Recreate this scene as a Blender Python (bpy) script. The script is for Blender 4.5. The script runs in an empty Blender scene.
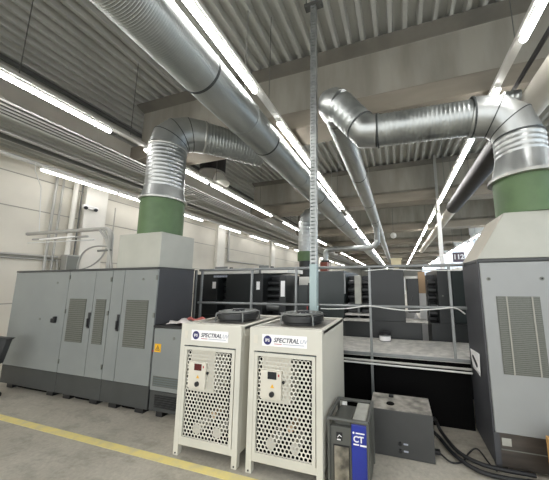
import bpy, math, random
from mathutils import Vector, Matrix
random.seed(7)
C = bpy.context.scene.collection
PI = math.pi
rad = math.radians

# ---------------------------------------------------------------- materials
def lin(h):
    h = h.lstrip('#'); v = [int(h[i:i+2], 16)/255 for i in (0, 2, 4)]
    return tuple((c/12.92 if c <= .04045 else ((c+.055)/1.055)**2.4) for c in v) + (1,)

def mat(name, a, b=None, rough=.5, metal=0., scale=3., detail=6., bump=0., bscale=40., stretch=(1, 1, 1), rvar=0., lo=.35, hi=.65, spec=.5):
    m = bpy.data.materials.new(name); m.use_nodes = True
    nt = m.node_tree; N = nt.nodes; L = nt.links
    p = N['Principled BSDF']
    p.inputs['Roughness'].default_value = rough; p.inputs['Metallic'].default_value = metal
    p.inputs['Specular IOR Level'].default_value = spec
    p.inputs['Base Color'].default_value = lin(a)
    if b or bump or rvar:
        tc = N.new('ShaderNodeTexCoord'); mp = N.new('ShaderNodeMapping')
        mp.inputs['Scale'].default_value = stretch
        L.new(tc.outputs['Object'], mp.inputs['Vector'])
    if b or rvar:
        nz = N.new('ShaderNodeTexNoise'); nz.inputs['Scale'].default_value = scale; nz.inputs['Detail'].default_value = detail
        L.new(mp.outputs[0], nz.inputs['Vector'])
    if b:
        rp = N.new('ShaderNodeValToRGB')
        rp.color_ramp.elements[0].position = lo; rp.color_ramp.elements[1].position = hi
        rp.color_ramp.elements[0].color = lin(a); rp.color_ramp.elements[1].color = lin(b)
        L.new(nz.outputs['Fac'], rp.inputs['Fac']); L.new(rp.outputs['Color'], p.inputs['Base Color'])
    if rvar:
        mr = N.new('ShaderNodeMapRange')
        mr.inputs['From Min'].default_value = .3; mr.inputs['From Max'].default_value = .7
        mr.inputs['To Min'].default_value = rough-rvar; mr.inputs['To Max'].default_value = rough+rvar
        L.new(nz.outputs['Fac'], mr.inputs['Value']); L.new(mr.outputs[0], p.inputs['Roughness'])
    if bump:
        n2 = N.new('ShaderNodeTexNoise'); n2.inputs['Scale'].default_value = bscale; n2.inputs['Detail'].default_value = 4
        L.new(mp.outputs[0], n2.inputs['Vector'])
        bp = N.new('ShaderNodeBump'); bp.inputs['Strength'].default_value = bump; bp.inputs['Distance'].default_value = .01
        L.new(n2.outputs['Fac'], bp.inputs['Height']); L.new(bp.outputs[0], p.inputs['Normal'])
    return m

def emis(name, col, strength):
    m = bpy.data.materials.new(name); m.use_nodes = True
    p = m.node_tree.nodes['Principled BSDF']
    p.inputs['Base Color'].default_value = lin(col); p.inputs['Emission Color'].default_value = lin(col)
    p.inputs['Emission Strength'].default_value = strength
    return m

def floor_material():
    m = bpy.data.materials.new('concrete_floor'); m.use_nodes = True
    nt = m.node_tree; N = nt.nodes; L = nt.links; p = N['Principled BSDF']
    tc = N.new('ShaderNodeTexCoord')
    def noise(sc, det, rough=.6, st=(1, 1, 1)):
        mp = N.new('ShaderNodeMapping'); mp.inputs['Scale'].default_value = st
        L.new(tc.outputs['Object'], mp.inputs['Vector'])
        n = N.new('ShaderNodeTexNoise'); n.inputs['Scale'].default_value = sc; n.inputs['Detail'].default_value = det
        n.inputs['Roughness'].default_value = rough; L.new(mp.outputs[0], n.inputs['Vector']); return n
    def ramp(src, c0, c1, p0, p1):
        r = N.new('ShaderNodeValToRGB'); e = r.color_ramp.elements
        e[0].position = p0; e[1].position = p1; e[0].color = c0; e[1].color = c1
        L.new(src, r.inputs['Fac']); return r
    base = ramp(noise(1.3, 8).outputs['Fac'], lin('#aaa496'), lin('#c3bdaf'), .3, .7)
    fine = ramp(noise(28, 8, .7).outputs['Fac'], (.72, .72, .72, 1), (1.1, 1.1, 1.1, 1), .3, .7)
    stain = ramp(noise(2.4, 5, .65, (1, 2.2, 1)).outputs['Fac'], (.6, .6, .58, 1), (1, 1, 1, 1), .33, .5)
    def mul(a, b, f=1):
        x = N.new('ShaderNodeMix'); x.data_type = 'RGBA'; x.blend_type = 'MULTIPLY'; x.inputs[0].default_value = f
        L.new(a, x.inputs[6]); L.new(b, x.inputs[7]); return x.outputs[2]
    c = mul(mul(base.outputs[0], fine.outputs[0], .8), stain.outputs[0], .7)
    L.new(c, p.inputs['Base Color'])
    rr = N.new('ShaderNodeMapRange'); rr.inputs['To Min'].default_value = .32; rr.inputs['To Max'].default_value = .6
    L.new(noise(3, 6).outputs['Fac'], rr.inputs['Value']); L.new(rr.outputs[0], p.inputs['Roughness'])
    bp = N.new('ShaderNodeBump'); bp.inputs['Strength'].default_value = .15; bp.inputs['Distance'].default_value = .01
    L.new(noise(60, 4).outputs['Fac'], bp.inputs['Height']); L.new(bp.outputs[0], p.inputs['Normal'])
    return m

def glass_mat(name, col):
    m = bpy.data.materials.new(name); m.use_nodes = True
    p = m.node_tree.nodes['Principled BSDF']
    p.inputs['Base Color'].default_value = lin(col); p.inputs['Roughness'].default_value = .12
    p.inputs['Transmission Weight'].default_value = .75
    return m

M = dict(
 floor=floor_material(),
 yellow=mat('yellow_floor_paint', '#ead98c', '#d2c8a0', .55, scale=7, lo=.45, hi=.75, bump=.1),
 deck=mat('ceiling_sheet', '#a5a59d', '#adada5', .5, scale=1.2),
 beam=mat('precast_concrete', '#827e73', '#9a968a', .8, scale=1.5, stretch=(1.6, 1, .35), bump=.15, bscale=14),
 beamtop=mat('darker_concrete_flange', '#5f5c53', '#6e6a60', .85, scale=2, bump=.15, bscale=14),
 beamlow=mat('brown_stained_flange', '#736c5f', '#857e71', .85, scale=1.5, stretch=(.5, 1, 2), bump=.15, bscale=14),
 wall=mat('cream_wall_panel', '#d0cbbd', '#c6c1b4', .6, scale=1.1),
 pilaster=mat('white_painted_concrete', '#dcd9cf', '#d2cfc5', .6, scale=2),
 wall_blue=mat('translucent_wall_panel', '#dfe6ea', '#d3dbe0', .5, scale=1),
 seam=mat('panel_seam', '#96948a', rough=.7),
 galv=mat('galvanised_duct_steel', '#979b99', '#adb0ad', .42, .9, scale=5, detail=8, rvar=.1, bump=.25, bscale=16, stretch=(1, .3, 1)),
 galv2=mat('galvanised_vertical_duct', '#9da09e', '#b3b5b2', .38, .88, scale=5, detail=8, rvar=.1, bump=.25, bscale=14, stretch=(1, 1, .4)),
 gasket=mat('duct_gasket', '#3f4241', rough=.6, metal=.3),
 flange=mat('pale_metal_flange', '#b9b9b3', rough=.4, metal=.7),
 green=mat('green_painted_collar', '#526b44', '#4a613d', .5, scale=6),
 hood=mat('pale_hood_sheet', '#a3a398', '#adada2', .38, scale=2.5),
 hood_side=mat('beige_hood_side', '#aea899', '#a8a293', .45, scale=2),
 cabinet=mat('cabinet_grey_paint', '#7c807e', '#828683', .42, scale=2),
 cabinet2=mat('light_cabinet_paint', '#8d8f8d', '#929492', .42, scale=2),
 cab_side=mat('cabinet_dark_paint', '#3e3f42', '#434447', .5, scale=2),
 plinth=mat('plinth_dark_paint', '#373938', '#3d3f3e', .45, scale=3),
 seamdark=mat('door_gap', '#5d6463', rough=.6),
 ventm=mat('vent_mesh', '#55574f', '#5f6159', .5, scale=60, metal=.2),
 vslat=mat('vent_slat', '#6f716a', rough=.45, metal=.2),
 black=mat('black_plastic', '#17181a', rough=.4),
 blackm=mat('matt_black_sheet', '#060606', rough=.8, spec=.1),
 rubber=mat('black_rubber', '#121314', rough=.55),
 brown=mat('plinth_brown', '#4a443e', '#3b3733', .28, scale=4, stretch=(1, 1, 5)),
 chill=mat('chiller_cream_paint', '#c6c4b7', '#cdcabd', .42, scale=2.5),
 chill_in=mat('chiller_inner_box', '#cfcabb', rough=.5),
 dark_in=mat('chiller_coil', '#1a1b1b', rough=.6),
 dusty=mat('dusty_top', '#5b5953', '#a29d93', .75, scale=9, detail=9),
 topplate=mat('chiller_top_plate', '#5d5a53', '#87837a', .45, scale=6, detail=8),
 fan=mat('fan_black', '#222323', '#2f302f', .4, scale=14),
 fangrey=mat('fan_guard_wire', '#80827e', rough=.45, metal=.3),
 white=mat('white_plastic', '#e6e5e1', rough=.4),
 sticker=mat('white_sticker', '#ecebea', rough=.4),
 navy=mat('navy_print', '#26285f', rough=.5),
 ink=mat('dark_print', '#2a2c3c', rough=.5),
 lgrey=mat('light_grey_print', '#a3a8b4', rough=.5),
 redp=mat('red_print', '#a83a3a', rough=.5),
 reddisp=mat('dark_red_display', '#541f1c', rough=.2),
 blackdisp=mat('black_display', '#1d2022', rough=.2),
 yel=mat('yellow_warning', '#e0ab1f', rough=.5),
 blue=mat('blue_panel', '#25338f', '#202d80', .35, scale=3),
 boxgrey=mat('appliance_grey', '#4b4c47', '#53544f', .45, scale=5),
 lightgrey=mat('light_grey_plastic', '#a4a49b', '#96968e', .5, scale=10),
 clear=glass_mat('smoked_canister', '#9a9484'),
 filt=mat('crumpled_filter', '#45423a', '#8b8576', .4, scale=12, detail=7),
 ebox=mat('charcoal_box', '#404140', '#3a3b3a', .5, scale=4),
 press=mat('press_dark_green', '#222525', '#262929', .42, scale=2),
 press2=mat('press_teal_panel', '#2c3332', '#29302f', .4, scale=2),
 press3=mat('press_black', '#1b1d1e', rough=.4),
 roller=mat('press_roller', '#8c8e8c', rough=.3, metal=.7),
 rail=mat('rail_steel', '#838685', '#787b7a', .4, .5, scale=8),
 deckp=mat('walkway_plate', '#a5a39d', '#c8c5bd', .55, .0, scale=11, detail=9, bump=.4, bscale=60),
 strut=mat('galvanised_strut', '#8b8e8c', '#a0a3a0', .42, .6, scale=14),
 strutlow=mat('painted_strut_foot', '#9dafae', rough=.4),
 cable=mat('grey_cable', '#cfcfca', rough=.5),
 pipe=mat('grey_conduit', '#a3a29b', rough=.45, metal=.3),
 dpipe=mat('dark_tray', '#5c5d59', rough=.5, metal=.3),
 fabric=mat('pale_fabric_duct', '#c3beb2', '#cdc9be', .8, scale=4),
 foil=mat('dark_duct_wrap', '#1d1b1a', '#262421', .6, scale=6),
 tube=emis('led_tube', '#fdfbfa', 13.0),
 tube_dim=emis('led_tube_dim', '#fdfbfa', 4.5),
 daylight=emis('daylit_translucent_pane', '#c9daec', .38),
 lampbody=mat('lamp_housing', '#c4c3bd', rough=.4),
 wood=mat('pine_board', '#c79d63', '#b48a52', .6, scale=6, stretch=(1, 1, 8)),
 paper=mat('white_paper', '#efedeb', rough=.7),
 red=mat('red_cloth', '#b4564f', '#c77a72', .8, scale=20),
 rag=mat('white_rag', '#cfc9c4', '#e3ddd9', .85, scale=20),
 tan=mat('tan_board', '#b79a78', rough=.6),
 cream=mat('cream_box', '#cfc3a0', rough=.6),
 signm=mat('sign_face', '#5b4d56', rough=.4),
 chairm=mat('charcoal_chair', '#3a3c3d', rough=.5),
 gloss=mat('pale_insulated_lid', '#d9d8d0', rough=.5),
)

# ---------------------------------------------------------------- mesh builder
class MB:
    def __init__(s): s.v = []; s.f = []; s.sm = []
    def add(s, vs, fs, smooth=False):
        n = len(s.v); s.v += [tuple(q) for q in vs]
        s.f += [tuple(i+n for i in f) for f in fs]; s.sm += [smooth]*len(fs); return s
    def box(s, x0, x1, y0, y1, z0, z1):
        v = [(x, y, z) for z in (z0, z1) for y in (y0, y1) for x in (x0, x1)]
        return s.add(v, [(0, 2, 3, 1), (4, 5, 7, 6), (0, 1, 5, 4), (2, 6, 7, 3), (0, 4, 6, 2), (1, 3, 7, 5)])
    def hexa(s, bottom, top):                      # two quads, counter-clockwise from above
        return s.add(list(bottom)+list(top), [(3, 2, 1, 0), (4, 5, 6, 7), (0, 1, 5, 4), (1, 2, 6, 5), (2, 3, 7, 6), (3, 0, 4, 7)])
    def sweep(s, pts, radii, n=24, caps=True):
        pts = [Vector(p) for p in pts]
        if not hasattr(radii, '__len__'): radii = [radii]*len(pts)
        T = []
        for i in range(len(pts)):
            a = pts[max(0, i-1)]; b = pts[min(len(pts)-1, i+1)]
            d = (b-a); T.append(d.normalized() if d.length > 1e-9 else Vector((0, 0, 1)))
        for i in range(1, len(T)-1):
            a = pts[i]-pts[i-1]; b = pts[i+1]-pts[i]
            if a.length > 1e-9 and b.length > 1e-9: T[i] = (a.normalized()+b.normalized()).normalized()
        ref = Vector((0, 0, 1)) if abs(T[0].z) < .9 else Vector((1, 0, 0))
        u = (ref - T[0]*ref.dot(T[0])).normalized()
        vs = []; fs = []
        for i, (p, t, r) in enumerate(zip(pts, T, radii)):
            u = (u - t*u.dot(t)).normalized(); w = t.cross(u)
            k = 1.
            if 0 < i < len(pts)-1:
                a = (pts[i]-pts[i-1])
                if a.length > 1e-9: k = 1/max(.6, abs(a.normalized().dot(t)))
            for j in range(n):
                th = 2*PI*j/n
                vs.append(p + (u*math.cos(th) + w*math.sin(th))*r*(1+(k-1)*.5))
        for i in range(len(pts)-1):
            for j in range(n):
                a = i*n+j; b = i*n+(j+1) % n
                fs.append((a, b, b+n, a+n))
        if caps:
            fs.append(tuple(reversed(range(n)))); fs.append(tuple(range((len(pts)-1)*n, len(pts)*n)))
        return s.add(vs, fs, True)
    def tube(s, pts, r, n=10): return s.sweep(pts, r, n)
    def build(s, name, m, root=None, bevel=0., org=None):
        me = bpy.data.meshes.new(name)
        o0 = Vector(org) if org is not None else (world_loc(root) if root else Vector((0, 0, 0)))
        me.from_pydata([tuple(Vector(v)-o0) for v in s.v], [], s.f)
        me.polygons.foreach_set('use_smooth', s.sm)
        me.materials.append(m); me.update()
        if any(s.sm): me.set_sharp_from_angle(angle=rad(38))
        o = bpy.data.objects.new(name, me); C.objects.link(o)
        if root is not None:
            o.parent = root
            o.location = o0 - world_loc(root)
        else: o.location = o0
        if bevel:
            b = o.modifiers.new('edge', 'BEVEL'); b.width = bevel; b.segments = 2; b.limit_method = 'ANGLE'; b.angle_limit = rad(50)
        return o

def world_loc(o):
    v = Vector(o.location)
    while o.parent: o = o.parent; v += Vector(o.location)
    return v

def tag(o, label, cat, group=None):
    o['label'] = label; o['category'] = cat
    if group: o['group'] = group
    return o
def thing(name, label, cat, loc, group=None):
    o = bpy.data.objects.new(name, None); C.objects.link(o); o.location = loc; o.empty_display_size = .1
    return tag(o, label, cat, group)
def struct(mb, name, m, bevel=0.):
    o = mb.build(name, m, None, bevel); o['kind'] = 'structure'; return o
def B(root, name, m, x0, x1, y0, y1, z0, z1, bevel=0.):
    return MB().box(x0, x1, y0, y1, z0, z1).build(name, m, root, bevel)
def T(root, name, m, pts, r, n=12): return MB().tube(pts, r, n).build(name, m, root)

def text(root, name, s, size, x, y, z, m, face='-Y', shear=0., align='LEFT', bold=0.):
    cu = bpy.data.curves.new(name, 'FONT'); cu.body = s; cu.size = size; cu.shear = shear; cu.align_x = align
    cu.extrude = .0006; cu.offset = bold; cu.resolution_u = 3
    tmp = bpy.data.objects.new('tmp_text', cu); C.objects.link(tmp)
    dg = bpy.context.evaluated_depsgraph_get()
    me = bpy.data.meshes.new_from_object(tmp.evaluated_get(dg))
    bpy.data.objects.remove(tmp); me.name = name
    me.materials.clear(); me.materials.append(m)
    R = {'-Y': Matrix.Rotation(PI/2, 4, 'X'), '-X': Matrix.Rotation(-PI/2, 4, 'Z') @ Matrix.Rotation(PI/2, 4, 'X')}[face]
    me.transform(R)
    o = bpy.data.objects.new(name, me); C.objects.link(o); o.parent = root
    o.location = Vector((x, y, z)) - world_loc(root); return o

def disc(cx, cy, cz, r, axis='-Y', depth=.004, n=24):
    d = {'-Y': Vector((0, -1, 0)), 'Z': Vector((0, 0, 1)), '-X': Vector((-1, 0, 0))}[axis]
    c = Vector((cx, cy, cz))
    return MB().sweep([c, c+d*depth], r, n)

ORD = ['first', 'second', 'third', 'fourth', 'fifth', 'sixth', 'seventh', 'eighth', 'ninth', 'tenth', 'eleventh', 'twelfth',
       'thirteenth', 'fourteenth', 'fifteenth', 'sixteenth', 'seventeenth', 'eighteenth', 'nineteenth', 'twentieth']

# ---------------------------------------------------------------- the hall
WX0, WX1, YF, ZC = -8.0, 5.0, 58.0, 6.0
struct(MB().box(-8.3, 7.7, -5, YF+.2, -.12, 0), 'floor', M['floor'])
# profiled steel ceiling, ribs along the hall
def corrugated(x0, x1, y0, y1, z, pitch, h, name):
    mb = MB(); xs = []
    x = x0
    while x < x1:
        xs += [(x, z+h), (x+pitch*.54, z+h), (x+pitch*.64, z), (x+pitch*.9, z)]
        x += pitch
    xs.append((x, z+h))
    vs = []; fs = []
    for (a, c) in xs: vs += [(a, y0, c), (a, y1, c)]
    for i in range(len(xs)-1): fs.append((2*i, 2*i+1, 2*i+3, 2*i+2))
    mb.add(vs, fs)
    mb.box(x0, x, y0, y1, z+h+.01, z+h+.06)
    return struct(mb, name, M['deck'])
corrugated(WX0-.2, WX1+.2, -5, YF, ZC, .245, .13, 'ceiling')
# lower soffit over the wall bay
corrugated(-7.98, -6.05, -5, YF, 4.48, .2, .05, 'trim_soffit')
struct(MB().box(-7.14, -7.08, -5, YF, 5.9, 5.99), 'trim_longitudinal_girder', M['dpipe'])
for k in range(8):
    y0 = -4+7.6*k
    w = struct(MB().box(WX1-.03, WX1+.001, y0, y0+7.2, 2.0, 4.4), 'window_%d' % (k+1), M['daylight'])
    fr = MB()
    for q in range(5): fr.box(WX1-.05, WX1-.03, y0+1.8*q-.03, y0+1.8*q+.03, 2.0, 4.4)
    fr.box(WX1-.06, WX1-.03, y0, y0+7.2, 1.94, 2.0); fr.box(WX1-.06, WX1-.03, y0, y0+7.2, 4.4, 4.46)
    struct(fr, 'window_frame', M['lampbody'])
# left wall and its panel seams
struct(MB().box(WX0-.2, WX0, -5, YF, 0, ZC+.2), 'wall_left', M['wall'])
mb = MB()
for z in (1.19, 2.2, 3.3, 4.05): mb.box(WX0-.01, WX0+.006, -5, YF, z-.012, z+.012)
struct(mb, 'trim_wall_seams', M['seam'])
struct(MB().box(WX1, WX1+.2, -5, YF, 0, ZC+.2), 'wall_right', M['wall_blue'])
struct(MB().box(WX0-.2, WX1+.2, YF, YF+.2, 0, ZC+.2), 'wall_far', M['wall'])
def girder(y):
    prof = [(y, 6.0), (y+.23, 5.9), (y+.23, 5.0), (y, 4.85), (y, 4.5), (y+.62, 4.5), (y+.62, 4.85), (y+.39, 5.0), (y+.39, 5.9), (y+.62, 6.0)]
    n = len(prof); x0, x1 = (-6.02, WX1+.1)
    vs = [(x0, a, c) for a, c in prof]+[(x1, a, c) for a, c in prof]
    fs = [(i, (i+1) % n, (i+1) % n+n, i+n) for i in range(n)]+[tuple(reversed(range(n))), tuple(range(n, 2*n))]
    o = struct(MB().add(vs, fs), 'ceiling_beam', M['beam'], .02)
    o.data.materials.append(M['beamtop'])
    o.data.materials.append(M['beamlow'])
    for i in (0, 8, 9): o.data.polygons[i].material_index = 1  # upper flange faces get the darker concrete tone
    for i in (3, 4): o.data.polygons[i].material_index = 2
for k in range(-1, 11): girder(4.05+5.2*k)
for k in range(0, 6):
    y = 4.32+5.2*k
    struct(MB().box(WX0, WX0+.14, y, y+.52, 0, 4.47), 'wall_pilaster', M['pilaster'], .01)

# ---------------------------------------------------------------- yellow line
tag(MB().box(-7.9, 3.2, 1.98, 2.06, .0005, .003).build('floor_marking', M['yellow']), 'worn yellow painted stripe running across the concrete floor', 'floor marking')

# ---------------------------------------------------------------- grey control cabinets on the left
YC, YB = 2.55, 3.14
def cab_front(t, x0, x1, z0, z1, name='door'):
    return B(t, name, M['cabinet'], x0+.002, x1-.002, YC-.018, YC+.004, z0, z1, .002)
def vent(d, x0, x1, z0, z1):
    y = YC-.018
    v = B(d, 'vent', M['ventm'], x0, x1, y-.004, y+.001, z0, z1)
    mb = MB(); z = z0+.012; k = 0
    while z < z1-.008:
        mb.box(x0+.008, x1-.008, y-.009, y-.003, z, z+.009); z += .027
    mb.build('louvre', M['vslat'], v)
def lever(d, x, z):
    y = YC-.018
    h = B(d, 'handle', M['black'], x-.022, x+.022, y-.012, y, z-.11, z+.11, .006)
    B(h, 'grip', M['black'], x-.013, x+.013, y-.03, y-.012, z-.085, z+.03, .006)
def rivets(t, pts):
    for x, z in pts:
        disc(x, YC-.018, z, .016).build('lock', M['vslat'], t)
def carcass(t, x0, x1, zt=1.79):
    B(t, 'carcass', M['cab_side'], x0, x1, YC, YB, .34, zt, .003)
    B(t, 'top_cover', M['plinth'], x0+.001, x1-.001, YC-.025, YB+.01, zt, zt+.028, .004)
    B(t, 'plinth', M['plinth'], x0, x1, YC-.012, YB-.02, .075, .338, .004)
    B(t, 'plinth_shade', M['blackm'], x0+.3, x1-.3, YC+.07, YB-.1, .006, .0745)  # black block added in place of the shadow beneath the plinth
    for fx in (x0+.18, x1-.18):
        B(t, 'foot', M['black'], fx-.07, fx+.07, YC+.03, YC+.2, 0, .075)
        B(t, 'foot', M['black'], fx-.07, fx+.07, YB-.25, YB-.08, 0, .075)
t = thing('control_cabinet', 'wide grey floor cabinet without vents, leftmost of the tall row', 'cabinet', (-5.4, 2.85, 0), 'tall grey control cabinets')
carcass(t, -6.08, -4.74)
d = cab_front(t, -6.08, -4.74, .345, 1.786)
h = B(d, 'latch', M['black'], -5.0, -4.955, YC-.045, YC-.018, 1.03, 1.09, .004)
B(h, 'latch_lever', M['black'], -4.94, -4.9, YC-.05, YC-.018, 1.03, 1.12, .004)
rivets(d, [(-5.3, 1.07), (-5.0, 1.62)])
t = thing('control_cabinet', 'grey double-door cabinet with two vents, middle of the tall row', 'cabinet', (-4.28, 2.85, 0), 'tall grey control cabinets')
carcass(t, -4.735, -3.83)
d = cab_front(t, -4.735, -4.17, .345, 1.786); vent(d, -4.66, -4.3, .78, 1.385); lever(d, -4.2, 1.09)
for z in (.5, 1.2, 1.7): B(d, 'hinge', M['vslat'], -4.733, -4.715, YC-.03, YC-.016, z-.03, z+.03)
d = cab_front(t, -4.165, -3.83, .345, 1.786); vent(d, -4.1, -3.9, .78, 1.385)
for z in (.5, 1.2, 1.66): B(d, 'hinge', M['vslat'], -3.852, -3.832, YC-.03, YC-.016, z-.03, z+.03)
t = thing('control_cabinet', 'grey cabinet with one large vent and dark bare side, under the pale hood box', 'cabinet', (-3.4, 2.85, 0), 'tall grey control cabinets')
carcass(t, -3.825, -3.0)
d = cab_front(t, -3.825, -3.6, .345, 1.786); lever(d, -3.63, 1.08)
d = cab_front(t, -3.595, -3.0, .345, 1.786); vent(d, -3.51, -3.12, .78, 1.385); rivets(d, [(-3.25, 1.66)])
for z in (1.2, 1.68): B(d, 'hinge', M['vslat'], -3.02, -2.996, YC-.03, YC-.016, z-.03, z+.03)
# low cabinet
t = thing('low_cabinet', 'low grey cabinet with yellow warning sticker beside the tall row', 'cabinet', (-2.7, 2.85, 0))
B(t, 'carcass', M['cabinet'], -2.985, -2.42, YC+.004, YB, .3, 1.05, .003)
B(t, 'front_panel', M['cabinet'], -2.98, -2.425, YC-.014, YC+.003, .31, 1.045, .004)
B(t, 'lid', M['black'], -2.99, -2.4, YC-.03, YB+.01, 1.051, 1.08, .004)
B(t, 'plinth', M['plinth'], -2.985, -2.42, YC, YB-.02, .075, .298)
mb = MB()
for k in range(6): mb.box(-2.9, -2.5, YC-.01, YC+.001, .12+k*.025, .132+k*.025)
mb.build('plinth_louvre', M['black'], t)
for fx in (-2.85, -2.55): B(t, 'foot', M['black'], fx-.05, fx+.05, YC+.03, YC+.2, 0, .074)
mb = MB()
for k in range(4): mb.box(-2.93, -2.52, YC-.02, YC-.012, .37+k*.026, .386+k*.026)
v = B(t, 'vent', M['ventm'], -2.94, -2.51, YC-.017, YC-.013, .36, .475); mb.build('louvre', M['seamdark'], v)
s = B(t, 'warning_sticker', M['yel'], -2.955, -2.855, YC-.016, YC-.0135, .755, .855)
MB().add([(-2.94, YC-.0175, .775), (-2.87, YC-.0175, .775), (-2.905, YC-.0175, .84)], [(0, 1, 2)]).build('warning_symbol', M['ink'], s)
MB().add([(-2.928, YC-.0185, .782), (-2.882, YC-.0185, .782), (-2.905, YC-.0185, .826)], [(0, 1, 2)]).build('warning_symbol', M['yel'], s)
B(s, 'exclamation_mark', M['ink'], -2.908, -2.902, YC-.0195, YC-.0186, .785, .812)
disc(-2.98, YC-.013, .765, .012).build('red_button', M['redp'], t)
disc(-2.66, YC-.013, .93, .018).build('lock', M['vslat'], t)
# rags on it
def rag(name, label, m, cx, cy, z, lx, ly, hh, seed):
    r = random.Random(seed); n = 14; vs = []; fs = []
    for j in range(n):
        for i in range(n):
            u = i/(n-1)*2-1; w = j/(n-1)*2-1
            e = max(0, 1-(u*u+w*w)/1.8)
            vs.append((cx+u*lx*(1+.1*math.sin(5*w+seed)), cy+w*ly*(1+.15*math.sin(4*u)), z+.004+hh*e*(.45+.35*math.sin(6*u+2*w+seed)+r.random()*.3)))
    for j in range(n-1):
        for i in range(n-1): a = j*n+i; fs.append((a, a+1, a+n+1, a+n))
    o = MB().add(vs, fs, True).build(name, m, None, org=(cx, cy, z))
    s = o.modifiers.new('thick', 'SOLIDIFY'); s.thickness = .006; s.offset = 1
    return tag(o, label, 'cloth')
rag('cleaning_rag', 'crumpled white rag lying on the black lid of the low cabinet', M['rag'], -2.66, 2.68, 1.081, .2, .09, .07, 2)
rag('cleaning_rag', 'crumpled red rag lying behind the white rag on the low cabinet', M['red'], -2.68, 2.9, 1.081, .2, .06, .06, 5)

# ---------------------------------------------------------------- hood boxes and ducts
def ribs(p0, p1, R, pitch=.06, amp=.02):
    p0 = Vector(p0); p1 = Vector(p1); Ld = (p1-p0).length; n = max(1, int(Ld/pitch))
    pts = []; rr = []
    for k in range(n):
        for f, a in ((0, 0), (.3, 0), (.42, 1), (.6, 1), (.72, 0)):
            pts.append(p0.lerp(p1, (k+f)/n)); rr.append(R*(1+amp*a))
    pts.append(p1); rr.append(R)
    return pts, rr
def ribbed(root, name, p0, p1, R, pitch=.06, amp=.02, m='galv', n=36):
    pts, rr = ribs(p0, p1, R, pitch, amp); return MB().sweep(pts, rr, n).build(name, M[m], root)
def elbow_pts(p_in, corner, p_out, n):
    p_in, corner, p_out = map(Vector, (p_in, corner, p_out)); o = []
    for i in range(n+1):
        t_ = i/n; o.append(p_in*(1-t_)**2 + corner*2*t_*(1-t_) + p_out*t_*t_)
    return o
def ring(root, name, c, d, R, w, m):
    c = Vector(c); d = Vector(d).normalized()
    return MB().sweep([c-d*w/2, c-d*w/4, c+d*w/4, c+d*w/2], [R*.985, R, R, R*.985], 36).build(name, M[m], root)

def elbow(root, pts, radii, seam=True):
    o = MB().sweep(pts, radii, 40).build('elbow', M['galv2'], root)
    if seam:
        pts = [Vector(p) for p in pts]
        for i in range(1, len(pts)-1):
            d = (pts[i]-pts[i-1]).normalized()+(pts[i+1]-pts[i]).normalized()
            r = radii[i] if hasattr(radii, '__len__') else radii
            k = 1/max(.6, (pts[i]-pts[i-1]).normalized().dot(d.normalized()))
            MB().sweep([pts[i]-d.normalized()*.006, pts[i]+d.normalized()*.006], r*(1+(k-1)*.5)*1.012, 40).build('seam', M['gasket'], o)
# left hood
t = thing('extraction_hood', 'pale box hood with green collar on top of the left cabinets', 'hood', (-3.4, 2.87, 1.818))
B(t, 'hood_box', M['hood'], -3.82, -3.03, 2.56, 3.13, 1.8195, 2.3, .006)
MB().sweep([(-3.42, 2.87, 2.3), (-3.42, 2.87, 2.84)], .295, 40).build('collar', M['green'], t)
t = thing('exhaust_duct', 'silver exhaust duct rising from the left green collar to the big main duct', 'duct', (-3.42, 2.87, 2.84), 'exhaust ducts')
MB().sweep([(-3.42, 2.87, 2.842), (-3.42, 2.87, 2.865), (-3.42, 2.87, 2.875)], [.325, .325, .30], 40).build('flange', M['flange'], t)
MB().sweep([(-3.42, 2.87, 2.876), (-3.42, 2.87, 3.05)], [.297, .268], 40).build('reducer', M['galv2'], t)
ribbed(t, 'riser', (-3.42, 2.87, 3.05), (-3.42, 2.87, 3.72), .266, .06, .009, 'galv2')
e = Vector((-2.33, 4.18, 4.12)); c0 = Vector((-3.42, 2.87, 4.09)); q = c0+(e-c0)*.3
elbow(t, elbow_pts((-3.42, 2.87, 3.72), c0, q, 4), .268)
pts, rr = ribs(q, c0.lerp(e, .9), .255, .05, .02)
MB().sweep(pts, rr, 36).build('branch', M['galv'], t)
ring(t, 'joint_ring', q, e-c0, .275, .03, 'flange'); ring(t, 'joint_ring', (-3.42, 2.87, 3.72), (0, 0, 1), .277, .03, 'flange')

# big main duct
X, Z, R = -2.13, 4.1, .27
t = thing('ventilation_duct', 'very large silver spiral duct running overhead from top left into the distance', 'duct', (X, 2, Z), 'long overhead ducts')
ys = [-3.5, -.6, 2.13, 3.66, 6.6, 9.6, 12.6, 16, 20, 27, 36, 50]
for a, b in zip(ys, ys[1:]):
    if b < 13: ribbed(t, 'duct_section', (X, a+.012, Z), (X, b-.012, Z), R, .02 if b < 4 else .04 if b < 8 else .1, .007)
    else: MB().sweep([(X, a+.012, Z), (X, b-.012, Z)], R, 28).build('duct_section', M['galv'], t)
for y in ys[1:-2]: ring(t, 'joint_ring', (X, y, Z), (0, 1, 0), R+.008, .03, 'gasket')
for y in (3.0, 5.2, 8.4, 11):
    MB().box(X-.006, X+.006, y-.012, y+.012, Z+R, ZC).build('hanger', M['pipe'], t)
    ring(t, 'hanger_strap', (X, y, Z), (0, 1, 0), R+.012, .03, 'galv')

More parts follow.
